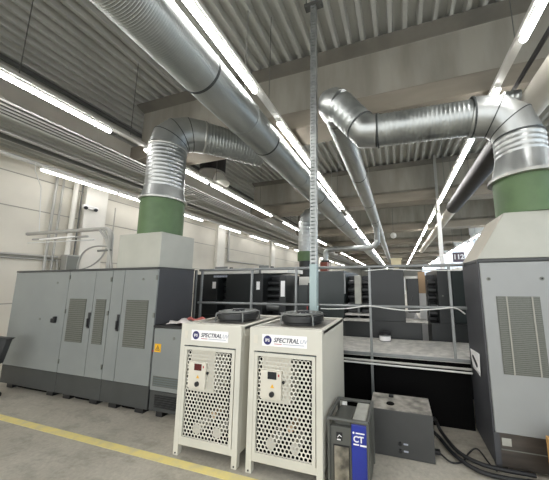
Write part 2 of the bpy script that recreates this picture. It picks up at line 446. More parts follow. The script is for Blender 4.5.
# long thinner duct
X2, R2_ = -.77, .185
t = thing('ventilation_duct', 'narrower silver duct running overhead right of the big duct, with a far side branch', 'duct', (X2, 5, Z), 'long overhead ducts')
ys = [3.42, 5.6, 7.7, 9.9]
for a, b in zip(ys, ys[1:]): ribbed(t, 'duct_section', (X2, a+.012, Z), (X2, b-.012, Z), R2_, .06, .02)
ribbed(t, 'duct_section', (X2, 9.9, Z), (X2, 14.5, Z), R2_, .12, .02, n=28)
MB().sweep([(X2-.02, 14.5, Z), (X2, 15.2, Z), (X2, 45, Z)], [R2_, .16, .16], 24).build('duct_section', M['galv'], t)
for y in ys[1:]+[11.6, 13]: ring(t, 'joint_ring', (X2, y, Z), (0, 1, 0), R2_+.007, .03, 'gasket')
MB().sweep([(X2, 10.6, Z-.05)]+elbow_pts((X2, 10.95, Z-.6), (X2, 11, 3.1), (X2-.5, 11, 3.11), 6)+elbow_pts((-2.85, 11, 3.12), (-3.12, 11, 3.12), (-3.12, 11, 2.85), 6)+[(-3.12, 11, 2.3)], .125, 20).build('side_branch', M['galv'], t)
ring(t, 'branch_collar', (-3.12, 11, 2.55), (0, 0, 1), .2, .1, 'gasket')
for y in (5.0, 8.0, 11.5): B(t, 'hanger', M['pipe'], X2-.006, X2+.006, y-.01, y+.01, Z+R2_, ZC)

# right hood and its elbow duct
HX, HY = 1.32, 3.05
t = thing('extraction_hood', 'pale sloping hood with green collar on top of the right cabinet', 'hood', (HX, HY, 1.82))
mb = MB(); mb.hexa([(.745, 2.76, 1.822), (1.895, 2.76, 1.822), (1.895, 3.36, 1.822), (.745, 3.36, 1.822)], [(1.02, 2.8, 2.27), (1.62, 2.8, 2.27), (1.62, 3.32, 2.27), (1.02, 3.32, 2.27)])
mb.build('hood_box', M['hood'], t, .005)
MB().hexa([(.741, 2.775, 1.822), (.746, 2.765, 1.822), (.746, 3.36, 1.822), (.741, 3.35, 1.822)], [(1.014, 2.812, 2.265), (1.022, 2.802, 2.265), (1.022, 3.318, 2.265), (1.014, 3.308, 2.265)]).build('hood_side', M['hood_side'], t)
MB().sweep([(HX, HY, 2.27), (HX, HY, 2.655)], .275, 40).build('collar', M['green'], t)
t = thing('exhaust_duct', 'silver exhaust duct bending from the right green collar across to the narrower duct', 'duct', (HX, HY, 2.72), 'exhaust ducts')
MB().sweep([(HX, HY, 2.657), (HX, HY, 2.69), (HX, HY, 2.7)], [.32, .315, .285], 40).build('flange', M['flange'], t)
MB().sweep([(HX, HY, 2.701), (HX, HY, 2.92)], [.275, .232], 40).build('reducer', M['galv2'], t)
ribbed(t, 'riser', (HX, HY, 2.92), (HX, HY, 3.14), .228, .045, .014, 'galv2')
elbow(t, elbow_pts((HX, HY, 3.14), (HX-.02, HY, 3.48), (HX-.42, HY+.02, 3.49), 3), .22)
pA = Vector((HX-.42, HY+.02, 3.49)); pB = Vector((-.16, 3.1, 3.55))
ribbed(t, 'cross_run', pA, pB, .195, .045, .014)
pC = Vector((-.32, 3.1, 3.575)); pD = Vector((-.66, 3.1, 4.02))
MB().sweep([pB, pC, pC.lerp(pD, .2)], .205, 40).build('elbow', M['galv2'], t)
ribbed(t, 'rising_run', pC.lerp(pD, .2), pD, .205, .085, .012)
elbow(t, elbow_pts(pD, (-.86, 3.1, 4.16), (X2, 3.42, Z), 5), [.208, .208, .205, .2, .192, .186], False)
for p, dd, r in ((pA, (1, 0, 0), .226), (pB, (1, 0, 0), .212), (pC.lerp(pD, .2), pD-pC, .214), ((HX, HY, 3.14), (0, 0, 1), .232)): ring(t, 'joint_ring', p, dd, r, .022, 'gasket')

# fabric duct on the right
t = thing('fabric_duct', 'pale fabric duct with a dark wrapped middle section, overhead at the right', 'duct', (1.88, 4, 4.1))
MB().sweep([(1.95, -3, 4.1), (1.93, 4.9, 4.1)], .18, 32).build('fabric_section', M['fabric'], t)
MB().sweep([(1.91, 4.9, 4.1), (1.89, 9.1, 4.1)], .21, 32).build('wrapped_section', M['foil'], t)
MB().sweep([(1.9, 9.1, 4.1), (1.92, 21.5, 4.1)], [.165, .16], 28).build('fabric_section', M['fabric'], t)
ribbed(t, 'side_branch', (1.55, 3.86, 4.17), (1.74, 3.85, 4.15), .1, .05, .03, n=24)
for y in (1, 3.0, 5.2, 7, 9, 13, 17): B(t, 'hanger', M['black'], 1.877, 1.883, y-.006, y+.006, 4.28, ZC)
tag(MB().box(1.70, 1.73, 2.9, 4.35, 4.3, 4.36).box(1.705, 1.725, 4.33, 4.35, 4.36, 6.0).box(1.705, 1.725, 2.9, 2.92, 4.36, 6.0).build('hanging_bracket', M['black'], org=(1.7, 3.6, 4.3)), 'black steel angle bar hanging beside the pale fabric duct', 'bracket')

# roof ventilator
t = thing('roof_ventilator', 'dark drum shaped roof ventilator with pale cone, behind the left exhaust duct', 'ventilator', (-5.35, 6.1, 6.0))
MB().sweep([(-5.37, 6.1, 5.995), (-5.37, 6.1, 4.98)], .37, 32).build('drum', M['foil'], t)
ring(t, 'rim', (-5.37, 6.1, 4.99), (0, 0, 1), .385, .04, 'pipe')
MB().sweep([(-5.15, 6.1, 4.965), (-5.05, 6.1, 4.6)], [.1, .27], 32).build('cone', M['gloss'], t)

# ---------------------------------------------------------------- LED tube rows
def light_row(x, z, tubes, rowname, y0=-4, y1=54, cat='light', wires=True, tm='tube'):
    r = thing('light_rail', 'pale lighting rail of %s' % rowname, 'lighting rail', (x, 2, z+.06), 'lighting rails')
    B(r, 'rail', M['lampbody'], x-.05, x+.05, y0, y1, z+.062, z+.115)
    if wires:
        for y in (1.7, 3.2, 5.6, 8, 10.8, 13.5, 17):
            T(r, 'hanger_wire', M['dpipe'], [(x, y, z+.115), (x, y, ZC)], .006, 6)
    for i, (a, b) in enumerate(tubes):
        g = 'tube lights on ' + rowname
        vis = [q for q in tubes if q[1] > 1.6]
        where = ORD[vis.index((a, b))] if (a, b) in vis else 'overhead one before the first'
        l = thing('tube_light', 'lit tube light, %s visible on %s' % (where, rowname) if (a, b) in vis else 'lit tube light above the viewpoint on %s' % rowname, cat, (x, (a+b)/2, z), g)
        MB().box(x-.034, x+.034, a, b, z+.014, z+.06).build('housing', M['lampbody'], l)
        mb = MB(); n = 13; vs = []
        for yy in (a+.02, b-.02):
            for k in range(n):
                th = PI+PI*k/(n-1); vs.append((x+.04*math.cos(th), yy, z+.012+.045*math.sin(th)))
        fs = [(k, k+1, n+k+1, n+k) for k in range(n-1)]+[tuple(reversed(range(n))), tuple(range(n, 2*n)), (0, n, 2*n-1, n-1)]
        mb.add(vs, fs).build('diffuser', M[tm], l)
def fill(y, n, L=1.5, g=.95):
    o = []
    for _ in range(n): o.append((round(y, 2), round(y+L, 2))); y += L+g
    return o
light_row(-1.82, 4.3, [(-1.6, .5), (1.15, 2.82), (3.53, 5.2), (5.24, 7.0), (7.04, 8.83), (9.75, 10.5), (10.73, 11.85), (12.7, 15.1), (15.94, 19.2)]+fill(20.6, 8, 3.0, 1.0), 'the row beside the big duct')
light_row(-4.8, 4.3, [(-1.5, .3), (1.2, 2.87), (3.5, 5.3), (5.43, 7.1), (7.14, 8.87), (10.05, 11.91), (13.0, 14.4), (15.04, 17.1)]+fill(18.4, 6, 2.6, 1.3), 'the row above the left cabinets')
light_row(1.48, 4.3, [(-2.6, -.6), (1.3, 3.05), (3.78, 5.0), (5.08, 7.0), (7.04, 9.09), (10.27, 12.1), (13.08, 15.6)]+fill(16.5, 8, 2.6, 1.2), 'the row at upper right')
light_row(4.6, 4.3, [(-1.5, .5), (2, 3.5), (5, 6.5), (8, 9.5), (11, 12.5), (13.6, 15.3), (16.2, 18.1)]+fill(19.5, 8, 2.6, 1.4), 'the row by the right wall')
light_row(-7.4, 4.1, [(-.5, 1), (3.17, 4.75), (4.8, 6.3), (6.4, 7.99), (9.07, 10.55), (11.46, 13.33), (14.36, 16.29)]+fill(17.6, 6, 2.0, 1.3), 'the row along the left wall', wires=False, tm='tube_dim')

# pipes and cable trays under the soffit
t = thing('cable_tray', 'long grey cable tray under the ceiling between left wall lights and left row', 'cable tray', (-5.9, 5, 4.4))
B(t, 'tray', M['dpipe'], -6.15, -5.75, -4, 40, 4.40, 4.47)
for x in (-6.1, -5.98, -5.86, -5.74, -5.6): T(t, 'cable', M['cable'], [(x, -4, 4.37), (x, 40, 4.37)], .016, 8)
for i, (x, z, r, lab) in enumerate(((-6.6, 4.3, .035, 'thin grey pipe nearest the cable tray'), (-6.85, 4.33, .06, 'thick dark pipe in the middle under the left soffit'), (-7.62, 4.28, .04, 'pale pipe close above the left wall lights'))):
    tag(MB().tube([(x, -4, z), (x, 45, z)], r, 12).build('ceiling_pipe', M['pipe'] if i != 1 else M['dpipe'], org=(x, 5, z)), lab, 'pipe', 'pipes under the soffit')
t = thing('wall_bracket', 'dark steel bracket with struts under the ceiling near the left wall', 'bracket', (-6.6, 5.6, 4.2))
T(t, 'strut', M['dpipe'], [(-7.3, 5.4, 4.44), (-6.3, 5.5, 4.15), (-5.9, 5.55, 4.3)], .022, 8)
T(t, 'strut', M['pipe'], [(-6.9, 6.2, 4.2), (-5.7, 6.2, 4.25)], .02, 8)
T(t, 'strut', M['pipe'], [(-6.7, 5.4, 4.1), (-5.6, 5.7, 4.2)], .02, 8)

# ---------------------------------------------------------------- left wall services
def wall_pipe(pts, r, label, m='pipe', name='wall_pipe'):
    return tag(MB().tube(pts, r, 10).build(name, M[m], org=pts[0]), label, 'pipe', 'pipes on the left wall')
wall_pipe([(-7.93, 3.72, .5), (-7.93, 3.72, 4.4)], .028, 'slim vertical pipe on the left wall, furthest left before the white pilaster')
wall_pipe([(-7.93, 3.85, .5), (-7.93, 3.85, 4.4)], .022, 'slim vertical pipe on the left wall, second before the white pilaster')
wall_pipe([(-7.9, 4.1, .5), (-7.9, 4.1, 4.4)], .05, 'thick pale downpipe just left of the white pilaster', 'pilaster')
wall_pipe([(-7.9, 4.24, .5), (-7.9, 4.24, 4.4)], .018, 'thin dark pipe against the edge of the white pilaster', 'dpipe')
wall_pipe([(-7.95, 1.5, 2.25), (-7.95, 3.95, 2.25)], .03, 'upper of two horizontal pipes on the left wall by the pilaster')
wall_pipe([(-7.95, 1.5, 2.17), (-7.95, 3.95, 2.17), (-7.95, 4.0, 1.7)], .02, 'lower of two horizontal pipes on the left wall, turning down')
wall_pipe([(-7.9, 10.35, 4.3), (-7.9, 10.35, 2.68), (-7.9, 13.76, 2.68), (-7.9, 13.76, 2.2)], .05, 'far pipe loop on the left wall above the printing press')
wall_pipe([(-7.8, 5.02, 3.8), (-7.8, 5.02, 2.0)], .015, 'thin reddish conduit on the right edge of the white pilaster', 'seam')
t = thing('emergency_light', 'small twin-spot emergency light on the white wall pilaster', 'light', (-7.86, 4.5, 3.65))
B(t, 'body', M['white'], -7.858, -7.8, 4.24, 4.6, 3.57, 3.68, .01)
for y in (4.3, 4.53): MB().sweep([(-7.82, y, 3.6), (-7.75, y-.02, 3.58)], [.03, .045], 16).build('spot', M['black'], t)
t = thing('junction_box', 'grey electrical box on the left wall above the cabinets', 'electrical box', (-7.8, 4.15, 2.1))
B(t, 'housing', M['pipe'], -7.98, -7.76, 4.03, 4.3, 1.75, 2.32, .01)
B(t, 'door', M['vslat'], -7.765, -7.75, 4.05, 4.28, 1.78, 2.29, .004)
# conduit gantry on top of the cabinets
t = thing('conduit_gantry', 'grey conduit arm with hoses standing on top of the left cabinets', 'conduit', (-4.5, 2.95, 1.82))
T(t, 'upper_arm', M['pipe'], [(-6.95, 2.95, 2.58)]+elbow_pts((-4.8, 2.95, 2.54), (-4.62, 2.95, 2.54), (-4.6, 2.95, 2.36), 5)+[(-4.58, 2.95, 1.82)], .034, 14)
T(t, 'lower_arm', M['pipe'], [(-6.75, 2.95, 2.46), (-5.2, 2.95, 2.43)], .02)
T(t, 'lower_arm', M['cable'], [(-6.9, 2.95, 2.4), (-5.0, 2.95, 2.36)], .01)
B(t, 'lamp_strip', M['white'], -6.5, -5.5, 2.92, 2.97, 2.43, 2.455)
for k in range(3): T(t, 'hose', M['pipe'], elbow_pts((-4.68-.05*k, 2.93-.03*k, 2.5), (-4.5-.02*k, 2.9, 2.3), (-4.52+.06*k, 2.88, 1.836), 8), .016, 8)
T(t, 'hose', M['pipe'], elbow_pts((-5.35, 2.95, 1.836), (-5.3, 2.9, 2.32), (-4.62, 2.93, 2.22), 10), .014, 8)
T(t, 'hose', M['pipe'], elbow_pts((-5.2, 2.9, 1.842), (-4.7, 2.9, 1.9), (-4.66, 2.93, 2.2), 10), .012, 8)
T(t, 'clamp', M['vslat'], [(-4.8, 2.9, 2.15), (-4.5, 2.9, 2.15)], .018)
T(t, 'hanger_wire', M['cable'], [(-6.6, 2.95, 2.6), (-7.0, 3.05, 3.6), (-7.3, 3.05, 4.0), (-7.33, 3.05, 4.2)], .007, 6)

# ---------------------------------------------------------------- strut pole
t = thing('strut_pole', 'perforated galvanised strut pole hanging from the ceiling down behind the right chiller', 'pole', (-1.03, 3.08, .75))
mb = MB(); px, py = -1.03, 3.08
mb.box(px-.042, px+.042, py+.03, py+.036, 1.84, 5.995); mb.box(px-.042, px-.038, py-.03, py+.03, 1.84, 5.995); mb.box(px+.038, px+.042, py-.03, py+.03, 1.84, 5.995)
mb.box(px-.042, px-.026, py-.036, py-.03, 1.84, 5.995); mb.box(px+.026, px+.042, py-.036, py-.03, 1.84, 5.995)
z = 1.86
while z < 5.9: mb.box(px-.026, px+.026, py-.036, py-.03, z, z+.034); z += .05
mb.build('channel', M['strut'], t)
B(t, 'painted_foot', M['strutlow'], px-.047, px+.047, py-.042, py+.042, 0, 1.84, .003)
B(t, 'ceiling_clamp', M['dpipe'], px-.14, px+.14, py-.05, py+.05, 5.75, 5.8, .004)
for sx in (-.12, .12): T(t, 'clamp_bolt', M['dpipe'], [(px+sx, py, 5.72), (px+sx, py, 5.99)], .012, 8)

# ---------------------------------------------------------------- chillers
def hex_plate(x0, x1, z0, z1, y, pitch, hole):
    mb = MB(); th = .0016
    R = pitch/math.sqrt(3); dz = 1.5*R; row = 0; z = z0+R
    vs = []; fs = []
    while z < z1-R*.5:
        x = x0+pitch/2+(pitch/2 if row % 2 else 0)
        while x < x1-pitch*.4:
            b = len(vs)
            for k in range(6):
                a = PI/6+k*PI/3; vs.append((x+R*math.cos(a), y, z+R*math.sin(a)))
            for k in range(12):
                a = PI/6+k*PI/6; vs.append((x+hole*math.cos(a), y, z+hole*math.sin(a)))
            for k in range(6):
                k2 = (k+1) % 6
                fs.append((b+k, b+k2, b+6+2*k2, b+6+2*k+1, b+6+2*k))
            x += pitch
        row += 1; z += dz
    return mb.add(vs, [tuple(reversed(f)) for f in fs])
def chiller(x0, x1, label, disp, loc):
    Y0, Y1, ZT = 2.1, 2.95, 1.2
    w = x1-x0
    t = thing('chiller', label, 'chiller', (x0+w/2, 2.5, 0), 'cream cooling units')
    ch = M['chill']
    # frame posts, which run down to the feet
    for (a, b) in ((x0, x0+.055), (x1-.055, x1)):
        B(t, 'corner_post', ch, a, b, Y0, Y0+.05, 0, 1.0, .003); B(t, 'corner_post', ch, a, b, Y1-.05, Y1, 0, 1.19, .003)
    B(t, 'header_panel', ch, x0, x1, Y0, Y0+.05, .995, ZT, .005)
    B(t, 'bottom_rail', ch, x0+.05, x1-.05, Y0+.004, Y0+.04, .095, .15, .003)
    for a, b in ((x0, x0+.02), (x1-.02, x1)): B(t, 'side_panel', ch, a, b, Y0+.05, Y1-.05, .1, 1.19, .003)
    B(t, 'back_panel', M['dark_in'], x0+.03, x1-.03, Y1-.03, Y1-.01, .1, 1.17)
    B(t, 'base_tray', M['blackm'], x0+.02, x1-.02, Y0+.05, Y1-.05, .1, .13)
    B(t, 'condenser_coil', M['blackm'], x0+.04, x1-.04, Y0+.24, Y0+.3, .132, 1.12)
    for a, b in ((x0+.021, x0+.026), (x1-.026, x1-.021)): B(t, 'shade_liner', M['blackm'], a, b, Y0+.05, Y0+.24, .132, .99)  # black sheets added to put shade behind the door holes
    # door frame
    dx0, dx1, dz0, dz1 = x0+.06, x1-.06, .152, .985
    d = MB().box(dx0, dx0+.03, Y0-.004, Y0+.02, dz0, dz1).box(dx1-.03, dx1, Y0-.004, Y0+.02, dz0, dz1).box(dx0+.03, dx1-.03, Y0-.004, Y0+.02, dz0, dz0+.02).box(dx0+.03, dx1-.03, Y0-.004, Y0+.02, dz1-.03, dz1).build('perforated_door', ch, t)
    hex_plate(dx0+.028, dx1-.028, dz0+.018, dz1-.028, Y0+.004, .037, .0133).build('perforated_sheet', ch, d)
    B(t, 'door_gap', M['seamdark'], dx0-.01, dx1+.01, Y0-.002, Y0-.0003, .986, .992)
    # control box behind and control plate in front
    B(t, 'control_box', M['chill_in'], x0+.125, x1-.29, Y0+.02, Y0+.2, .575, .965)
    c = B(t, 'control_plate', M['chill_in'], x0+.13, x0+.33, Y0-.012, Y0+.012, .61, .845, .003)
    B(c, 'display', disp, x0+.2, x0+.285, Y0-.0145, Y0-.0125, .775, .835)
    B(c, 'indicator', M['redp'], x0+.3, x0+.312, Y0-.0145, Y0-.0125, .8, .82)
    a = Y0-.0135
    MB().add([(x0+.228, a, .705), (x0+.265, a, .705), (x0+.2465, a, .737)], [(0, 1, 2)]).build('warning_symbol', M['yel'], c)
    disc(x0+.245, Y0-.0125, .655, .022, depth=.014).build('knob', M['black'], c)
    disc(x0+.345, Y0+.003, .755, .013, depth=.006).build('lock', M['black'], d)
    for fx in (.22, .55):
        MB().sweep([(x0+w*fx+.05, Y0+.06, .22), (x0+w*fx+.05, Y0+.22, .22)], .045, 20).build('pump', M['chill_in'], t)
    MB().sweep([(x0+w*.56, Y0+.06, .37), (x0+w*.56, Y0+.2, .37)], .03, 16).build('copper_valve', M['tan'], t)
    # top
    MB().box(x0, x0+.04, Y0+.05, Y1-.02, 1.16, ZT).box(x1-.04, x1, Y0+.05, Y1-.02, 1.16, ZT).box(x0+.04, x1-.04, Y1-.08, Y1-.02, 1.16, ZT).box(x0+.04, x1-.04, Y0+.05, Y0+.09, 1.16, ZT).build('top_frame', ch, t, .003)
    B(t, 'top_plate', M['topplate'], x0+.04, x1-.04, Y0+.09, Y1-.08, 1.165, 1.182)
    cx, cy = (x0+x1)/2-.0, 2.55
    f = MB().sweep([(cx, cy, 1.183), (cx, cy, 1.205), (cx, cy, 1.215), (cx, cy, 1.27), (cx, cy, 1.284), (cx, cy, 1.28)], [.2, .2, .222, .222, .212, .18], 40).build('fan_shroud', M['fan'], t)
    mb = MB()
    for rr in (.06, .1, .14, .175, .205):
        mb.sweep([(cx+rr*math.cos(k*PI/12), cy+rr*math.sin(k*PI/12), 1.289) for k in range(25)], .004, 6, False)
    for k in range(8):
        mb.tube([(cx+.05*math.cos(k*PI/4), cy+.05*math.sin(k*PI/4), 1.296), (cx+.218*math.cos(k*PI/4), cy+.218*math.sin(k*PI/4), 1.284)], .005, 6)
    mb.build('fan_guard', M['fangrey'], f)
    MB().sweep([(cx, cy, 1.281), (cx, cy, 1.312)], [.075, .065], 24).build('fan_hub', M['black'], f)
    for k in range(4):
        a = k*PI/2+PI/4
        T(f, 'guard_foot', M['fangrey'], [(cx+.215*math.cos(a), cy+.215*math.sin(a), 1.28), (cx+.238*math.cos(a), cy+.238*math.sin(a), 1.27), (cx+.246*math.cos(a), cy+.246*math.sin(a), 1.186)], .008, 8)
    # sticker
    y = Y0-.0005
    s = B(t, 'sticker', M['sticker'], x0+.13, x0+.56, y-.0012, y, 1.045, 1.145)
    l = disc(x0+.185, y-.0012, 1.095, .04, depth=.001).build('round_logo', M['navy'], s)
    text(l, 'logo_letters', 'IPS', .036, x0+.185, y-.0035, 1.083, M['sticker'], align='CENTER', bold=.0008)
    text(s, 'lettering', 'SPECTRAL', .053, x0+.245, y-.0025, 1.083, M['ink'], shear=.25, bold=.0008)
    text(s, 'lettering', 'UV', .05, x0+.493, y-.0025, 1.083, M['lgrey'], shear=.25)
    B(s, 'underline_red', M['redp'], x0+.25, x0+.325, y-.002, y-.0013, 1.064, 1.069)
    B(s, 'underline_grey', M['lgrey'], x0+.335, x0+.535, y-.002, y-.0013, 1.064, 1.069)
    p = B(t, 'embossed_mark', M['chill_in'], x0+.045, x0+.085, y-.001, y, 1.06, 1.135)
    for fx in (x0+.0275, x1-.0275): disc(fx, Y0, .02, .008, depth=.002).build('foot_bolt', M['black'], t)
    return t
chiller(-2.115, -1.415, 'cream perforated cooling unit with red display, left one of the pair', M['reddisp'], None)
chiller(-1.325, -.63, 'cream perforated cooling unit with black display, right one in front of the pole', M['blackdisp'], None)
tag(MB().tube(elbow_pts((-1.72, 2.62, .06), (-1.86, 2.2, -.03), (-1.55, 2.3, .02), 10), .012, 10).build('drain_hose', M['white'], org=(-1.7, 2.35, .03)), 'short white hose looping out under the left cooling unit', 'hose')

# ---------------------------------------------------------------- blue-striped fume extractor
x0, x1, Y0, Y1, xm = -.585, -.275, 2.15, 2.5, -.408
t = thing('fume_extractor', 'small grey and blue appliance with a black carry frame beside the right cooling unit', 'appliance', ((x0+x1)/2, 2.3, 0))
B(t, 'body', M['boxgrey'], x0, x1, Y0+.02, Y1, .02, .455, .008)
B(t, 'front_panel', M['boxgrey'], x0, xm-.002, Y0, Y0+.02, .02, .455, .004)
b = B(t, 'blue_panel', M['blue'], xm, x1, Y0-.006, Y0+.02, .02, .49, .006)
text(b, 'lettering', 'CT', .062, xm+.015, Y0-.0075, .368, M['sticker'], bold=.002)
disc(xm+.018, Y0-.006, .432, .008, depth=.001).build('dot_mark', M['sticker'], b)
B(b, 'line_mark', M['sticker'], xm+.035, xm+.105, Y0-.0075, Y0-.006, .427, .436)
B(b, 'line_mark', M['sticker'], xm+.015, xm+.06, Y0-.0075, Y0-.006, .345, .355)
B(b, 'line_mark', M['sticker'], xm+.068, xm+.12, Y0-.0075, Y0-.006, .342, .354)
w = B(t, 'canister_window', M['black'], x0+.03, xm-.015, Y0-.004, Y0+.001, .02, .325)
B(w, 'crumpled_filter', M['filt'], x0+.038, xm-.023, Y0-.0055, Y0-.003, .028, .315)
l = B(t, 'logo_plate', M['black'], x0+.055, x0+.105, Y0-.002, Y0, .355, .415)
B(l, 'logo_line', M['sticker'], x0+.06, x0+.09, Y0-.003, Y0-.002, .357, .366); T(l, 'logo_arc', M['sticker'], [(x0+.065, Y0-.003, .378), (x0+.08, Y0-.003, .396), (x0+.097, Y0-.003, .385)], .003, 6)
B(t, 'top_pad', M['lightgrey'], xm+.003, x1-.02, Y0+.03, Y1-.02, .456, .512, .008)
B(t, 'top_plate', M['boxgrey'], x0+.03, xm-.006, Y0+.03, Y1-.05, .456, .488, .006)
B(t, 'socket', M['white'], x0+.035, x0+.08, Y1-.05, Y1-.01, .456, .505, .006)
fr = [(x0-.005, Y0-.01, .515), (x1-.002, Y0-.01, .515), (x1-.002, Y1, .515), (x0-.005, Y1, .515)]
for a, b_ in zip(fr, fr[1:]+fr[:1]): T(t, 'carry_frame', M['boxgrey'], [a, b_], .015, 12)
for a in fr: T(t, 'frame_post', M['boxgrey'], [(a[0], a[1], .515), (a[0], a[1], .02)], .012, 12)
for fx in (x0+.03, x1-.03):
    for fy in (Y0+.05, Y1-.05): B(t, 'foot', M['rubber'], fx-.02, fx+.02, fy-.02, fy+.02, 0, .02)

# ---------------------------------------------------------------- charcoal box with dusty top
x0, x1, Y0, Y1 = -.32, .245, 2.66, 3.02
t = thing('equipment_box', 'charcoal metal box with dusty holed top on the floor under the walkway edge', 'box', (-.03, 2.84, 0))
B(t, 'housing', M['ebox'], x0, x1, Y0, Y1, .004, .4, .004)
B(t, 'dusty_top', M['dusty'], x0+.004, x1-.004, Y0+.004, Y1-.004, .4, .403)
MB().sweep([(-.13, 2.79, .403), (-.13, 2.79, .409)], [.04, .036], 24).build('top_hole', M['blackm'], t)
B(t, 'top_clip', M['black'], -.15, -.1, 2.93, 2.96, .403, .425, .003)
for z in (.125, .065):
    k = disc(-.05, Y0, z, .016, depth=.012).build('knob', M['black'], t)
    B(t, 'knob_label', M['lgrey'], -.02, .02, Y0-.001, Y0, z-.006, z+.008)
B(t, 'plug', M['black'], x1, x1+.06, Y1-.25, Y1-.2, .02, .05, .004)

# ---------------------------------------------------------------- right cabinet
t = thing('right_cabinet', 'grey machine cabinet with tall grille and black side at the right edge', 'cabinet', (1.32, 3.05, 0))
B(t, 'carcass', M['cab_side'], .742, 1.9, 2.77, 3.36, .03, 1.79, .003)
B(t, 'top_lip', M['plinth'], .737, 1.905, 2.745, 3.365, 1.79, 1.819, .004)
d = B(t, 'front_panel', M['cabinet2'], .757, 1.895, 2.75, 2.77, .3, 1.785, .004)
g = B(d, 'grille', M['ventm'], .865, 1.2, 2.744, 2.751, .79, 1.47)
mb = MB(); z = .8
while z < 1.46: mb.box(.87, 1.195, 2.7405, 2.744, z, z+.007); z += .0165
mb.build('grille_wires', M['vslat'], g)
for x in (.945, 1.14): B(g, 'grille_bar', M['seam'], x-.006, x+.006, 2.737, 2.7404, .79, 1.47)
for x in (.82, 1.235):
    k = disc(x, 2.75, 1.63, .017, depth=.006).build('lock', M['vslat'], d); disc(x, 2.744, 1.63, .008, depth=.002).build('lock_slot', M['black'], k)
B(t, 'plinth', M['brown'], .785, 1.88, 2.758, 2.769, .03, .295)
B(t, 'kick_strip', M['vslat'], .79, 1.88, 2.753, 2.758, .165, .172)
B(t, 'plinth_label', M['lightgrey'], .8, .87, 2.754, 2.758, .2, .26)
B(t, 'frame_post', M['cab_side'], .74, .785, 2.752, 2.79, .03, .298)
for fx in (.8, 1.82): B(t, 'foot', M['black'], fx-.04, fx+.04, 2.8, 2.9, 0, .03); B(t, 'foot', M['black'], fx-.04, fx+.04, 3.2, 3.3, 0, .03)
# paper notice taped on the dark side
n = 8; vs = []; fs = []
for j in range(n+1):
    for i in range(n+1):
        u, v = i/n, j/n
        y = 3.25-.31*u; z = .69+.19*v + .02*u*v
        lift = .004+.02*max(0, u-.5)*(1-v) + .012*max(0, .5-u)*v
        vs.append((.739-.002-lift, y-.01*(1-v), z))
for j in range(n):
    for i in range(n): a = j*(n+1)+i; fs.append((a, a+1, a+n+2, a+n+1))
p = MB().add(vs, fs, True).build('paper_notice', M['paper'], org=(.737, 3.1, .78))
p.modifiers.new('thick', 'SOLIDIFY').thickness = .001
tag(p, 'curling white paper notice with black mark on the dark cabinet side', 'notice')
q = MB().hexa([(.722, 3.18, .81), (.722, 3.04, .745), (.732, 3.04, .745), (.732, 3.18, .81)], [(.722, 3.17, .835), (.722, 3.03, .77), (.732, 3.03, .77), (.732, 3.17, .835)]).build('black_mark', M['black'], p)
# wooden board at the frame edge
tag(MB().box(1.04, 1.9, 2.52, 2.56, .0, .42).build('wooden_board', M['wood'], bevel=.003, org=(1.45, 2.54, 0)), 'pale wooden board leaning upright on the floor at lower right edge', 'board')
# hoses
def smooth(p, k=6):
    p = [Vector(q) for q in p]; o = []
    for i in range(len(p)-1):
        a, b, c, d = p[max(0, i-1)], p[i], p[i+1], p[min(len(p)-1, i+2)]
        for j in range(k):
            t_ = j/k; o.append(.5*((2*b)+(c-a)*t_+(2*a-5*b+4*c-d)*t_*t_+(3*b-a-3*c+d)*t_**3))
    return o+[p[-1]]
tag(MB().tube(smooth([(.272, 3.0, .22), (.31, 3.12, .16), (.36, 3.1, .06), (.46, 2.86, .035), (.6, 2.74, .035), (.75, 2.70, .04), (1.0, 2.7, .04)]), .017, 12).build('hose', M['rubber'], org=(.4, 2.9, .03)), 'thick black hose from the charcoal box to the right cabinet, upper one', 'hose', 'black hoses on the floor')
tag(MB().tube(smooth([(.272, 2.95, .12), (.33, 3.0, .05), (.42, 2.82, .026), (.56, 2.66, .026), (.75, 2.62, .026), (1.0, 2.64, .026)]), .017, 12).build('hose', M['rubber'], org=(.4, 2.8, .03)), 'thick black hose from the charcoal box to the right cabinet, lower one', 'hose', 'black hoses on the floor')
tag(MB().tube(smooth([(.3, 2.79, .03), (.38, 2.72, .012), (.48, 2.76, .012), (.56, 2.9, .012), (.64, 2.92, .05), (.7, 2.8, .01), (.73, 2.72, .01)]), .007, 8).build('cable', M['rubber'], org=(.5, 2.8, .01)), 'thin dark cable curling on the floor between box and right cabinet', 'cable')

# ---------------------------------------------------------------- walkway
DX0, DX1, DY0, DY1 = -2.92, .732, 3.3, 4.15
t = thing('walkway', 'grey tread-plate walkway platform along the printing press', 'platform', (-1.1, 3.7, 0))
B(t, 'deck', M['deckp'], DX0, DX1, DY0, DY1, .70, .75, .004)
B(t, 'deck', M['deckp'], DX1+.002, 1.75, 3.385, DY1, .70, .75, .004)
B(t, 'edge_trim', M['rail'], DX0, DX1, DY0-.015, DY0-.001, .712, .748, .003)
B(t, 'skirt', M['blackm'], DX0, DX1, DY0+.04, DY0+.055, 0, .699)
for x in (-2.8, -1.6, -.2, .6): B(t, 'support_leg', M['black'], x-.03, x+.03, DY0+.06, DY0+.12, 0, .699)
tag(MB().tube([(-2.9, 3.222, .675), (-.6, 3.222, .672), (.72, 3.222, .665)], .014, 10).build('service_pipe', M['pipe'], org=(-1, 3.245, .67)), 'upper pale pipe running under the front edge of the walkway', 'pipe', 'pipes under the walkway edge')
tag(MB().tube([(-2.9, 3.215, .645), (-.6, 3.215, .642), (.72, 3.215, .63)], .01, 10).build('service_pipe', M['cable'], org=(-1, 3.225, .64)), 'lower thin pipe running under the front edge of the walkway', 'pipe', 'pipes under the walkway edge')
t = thing('handrail', 'grey steel handrail with posts along the front of the walkway', 'railing', (-1.1, 3.27, .75))
RY = 3.26
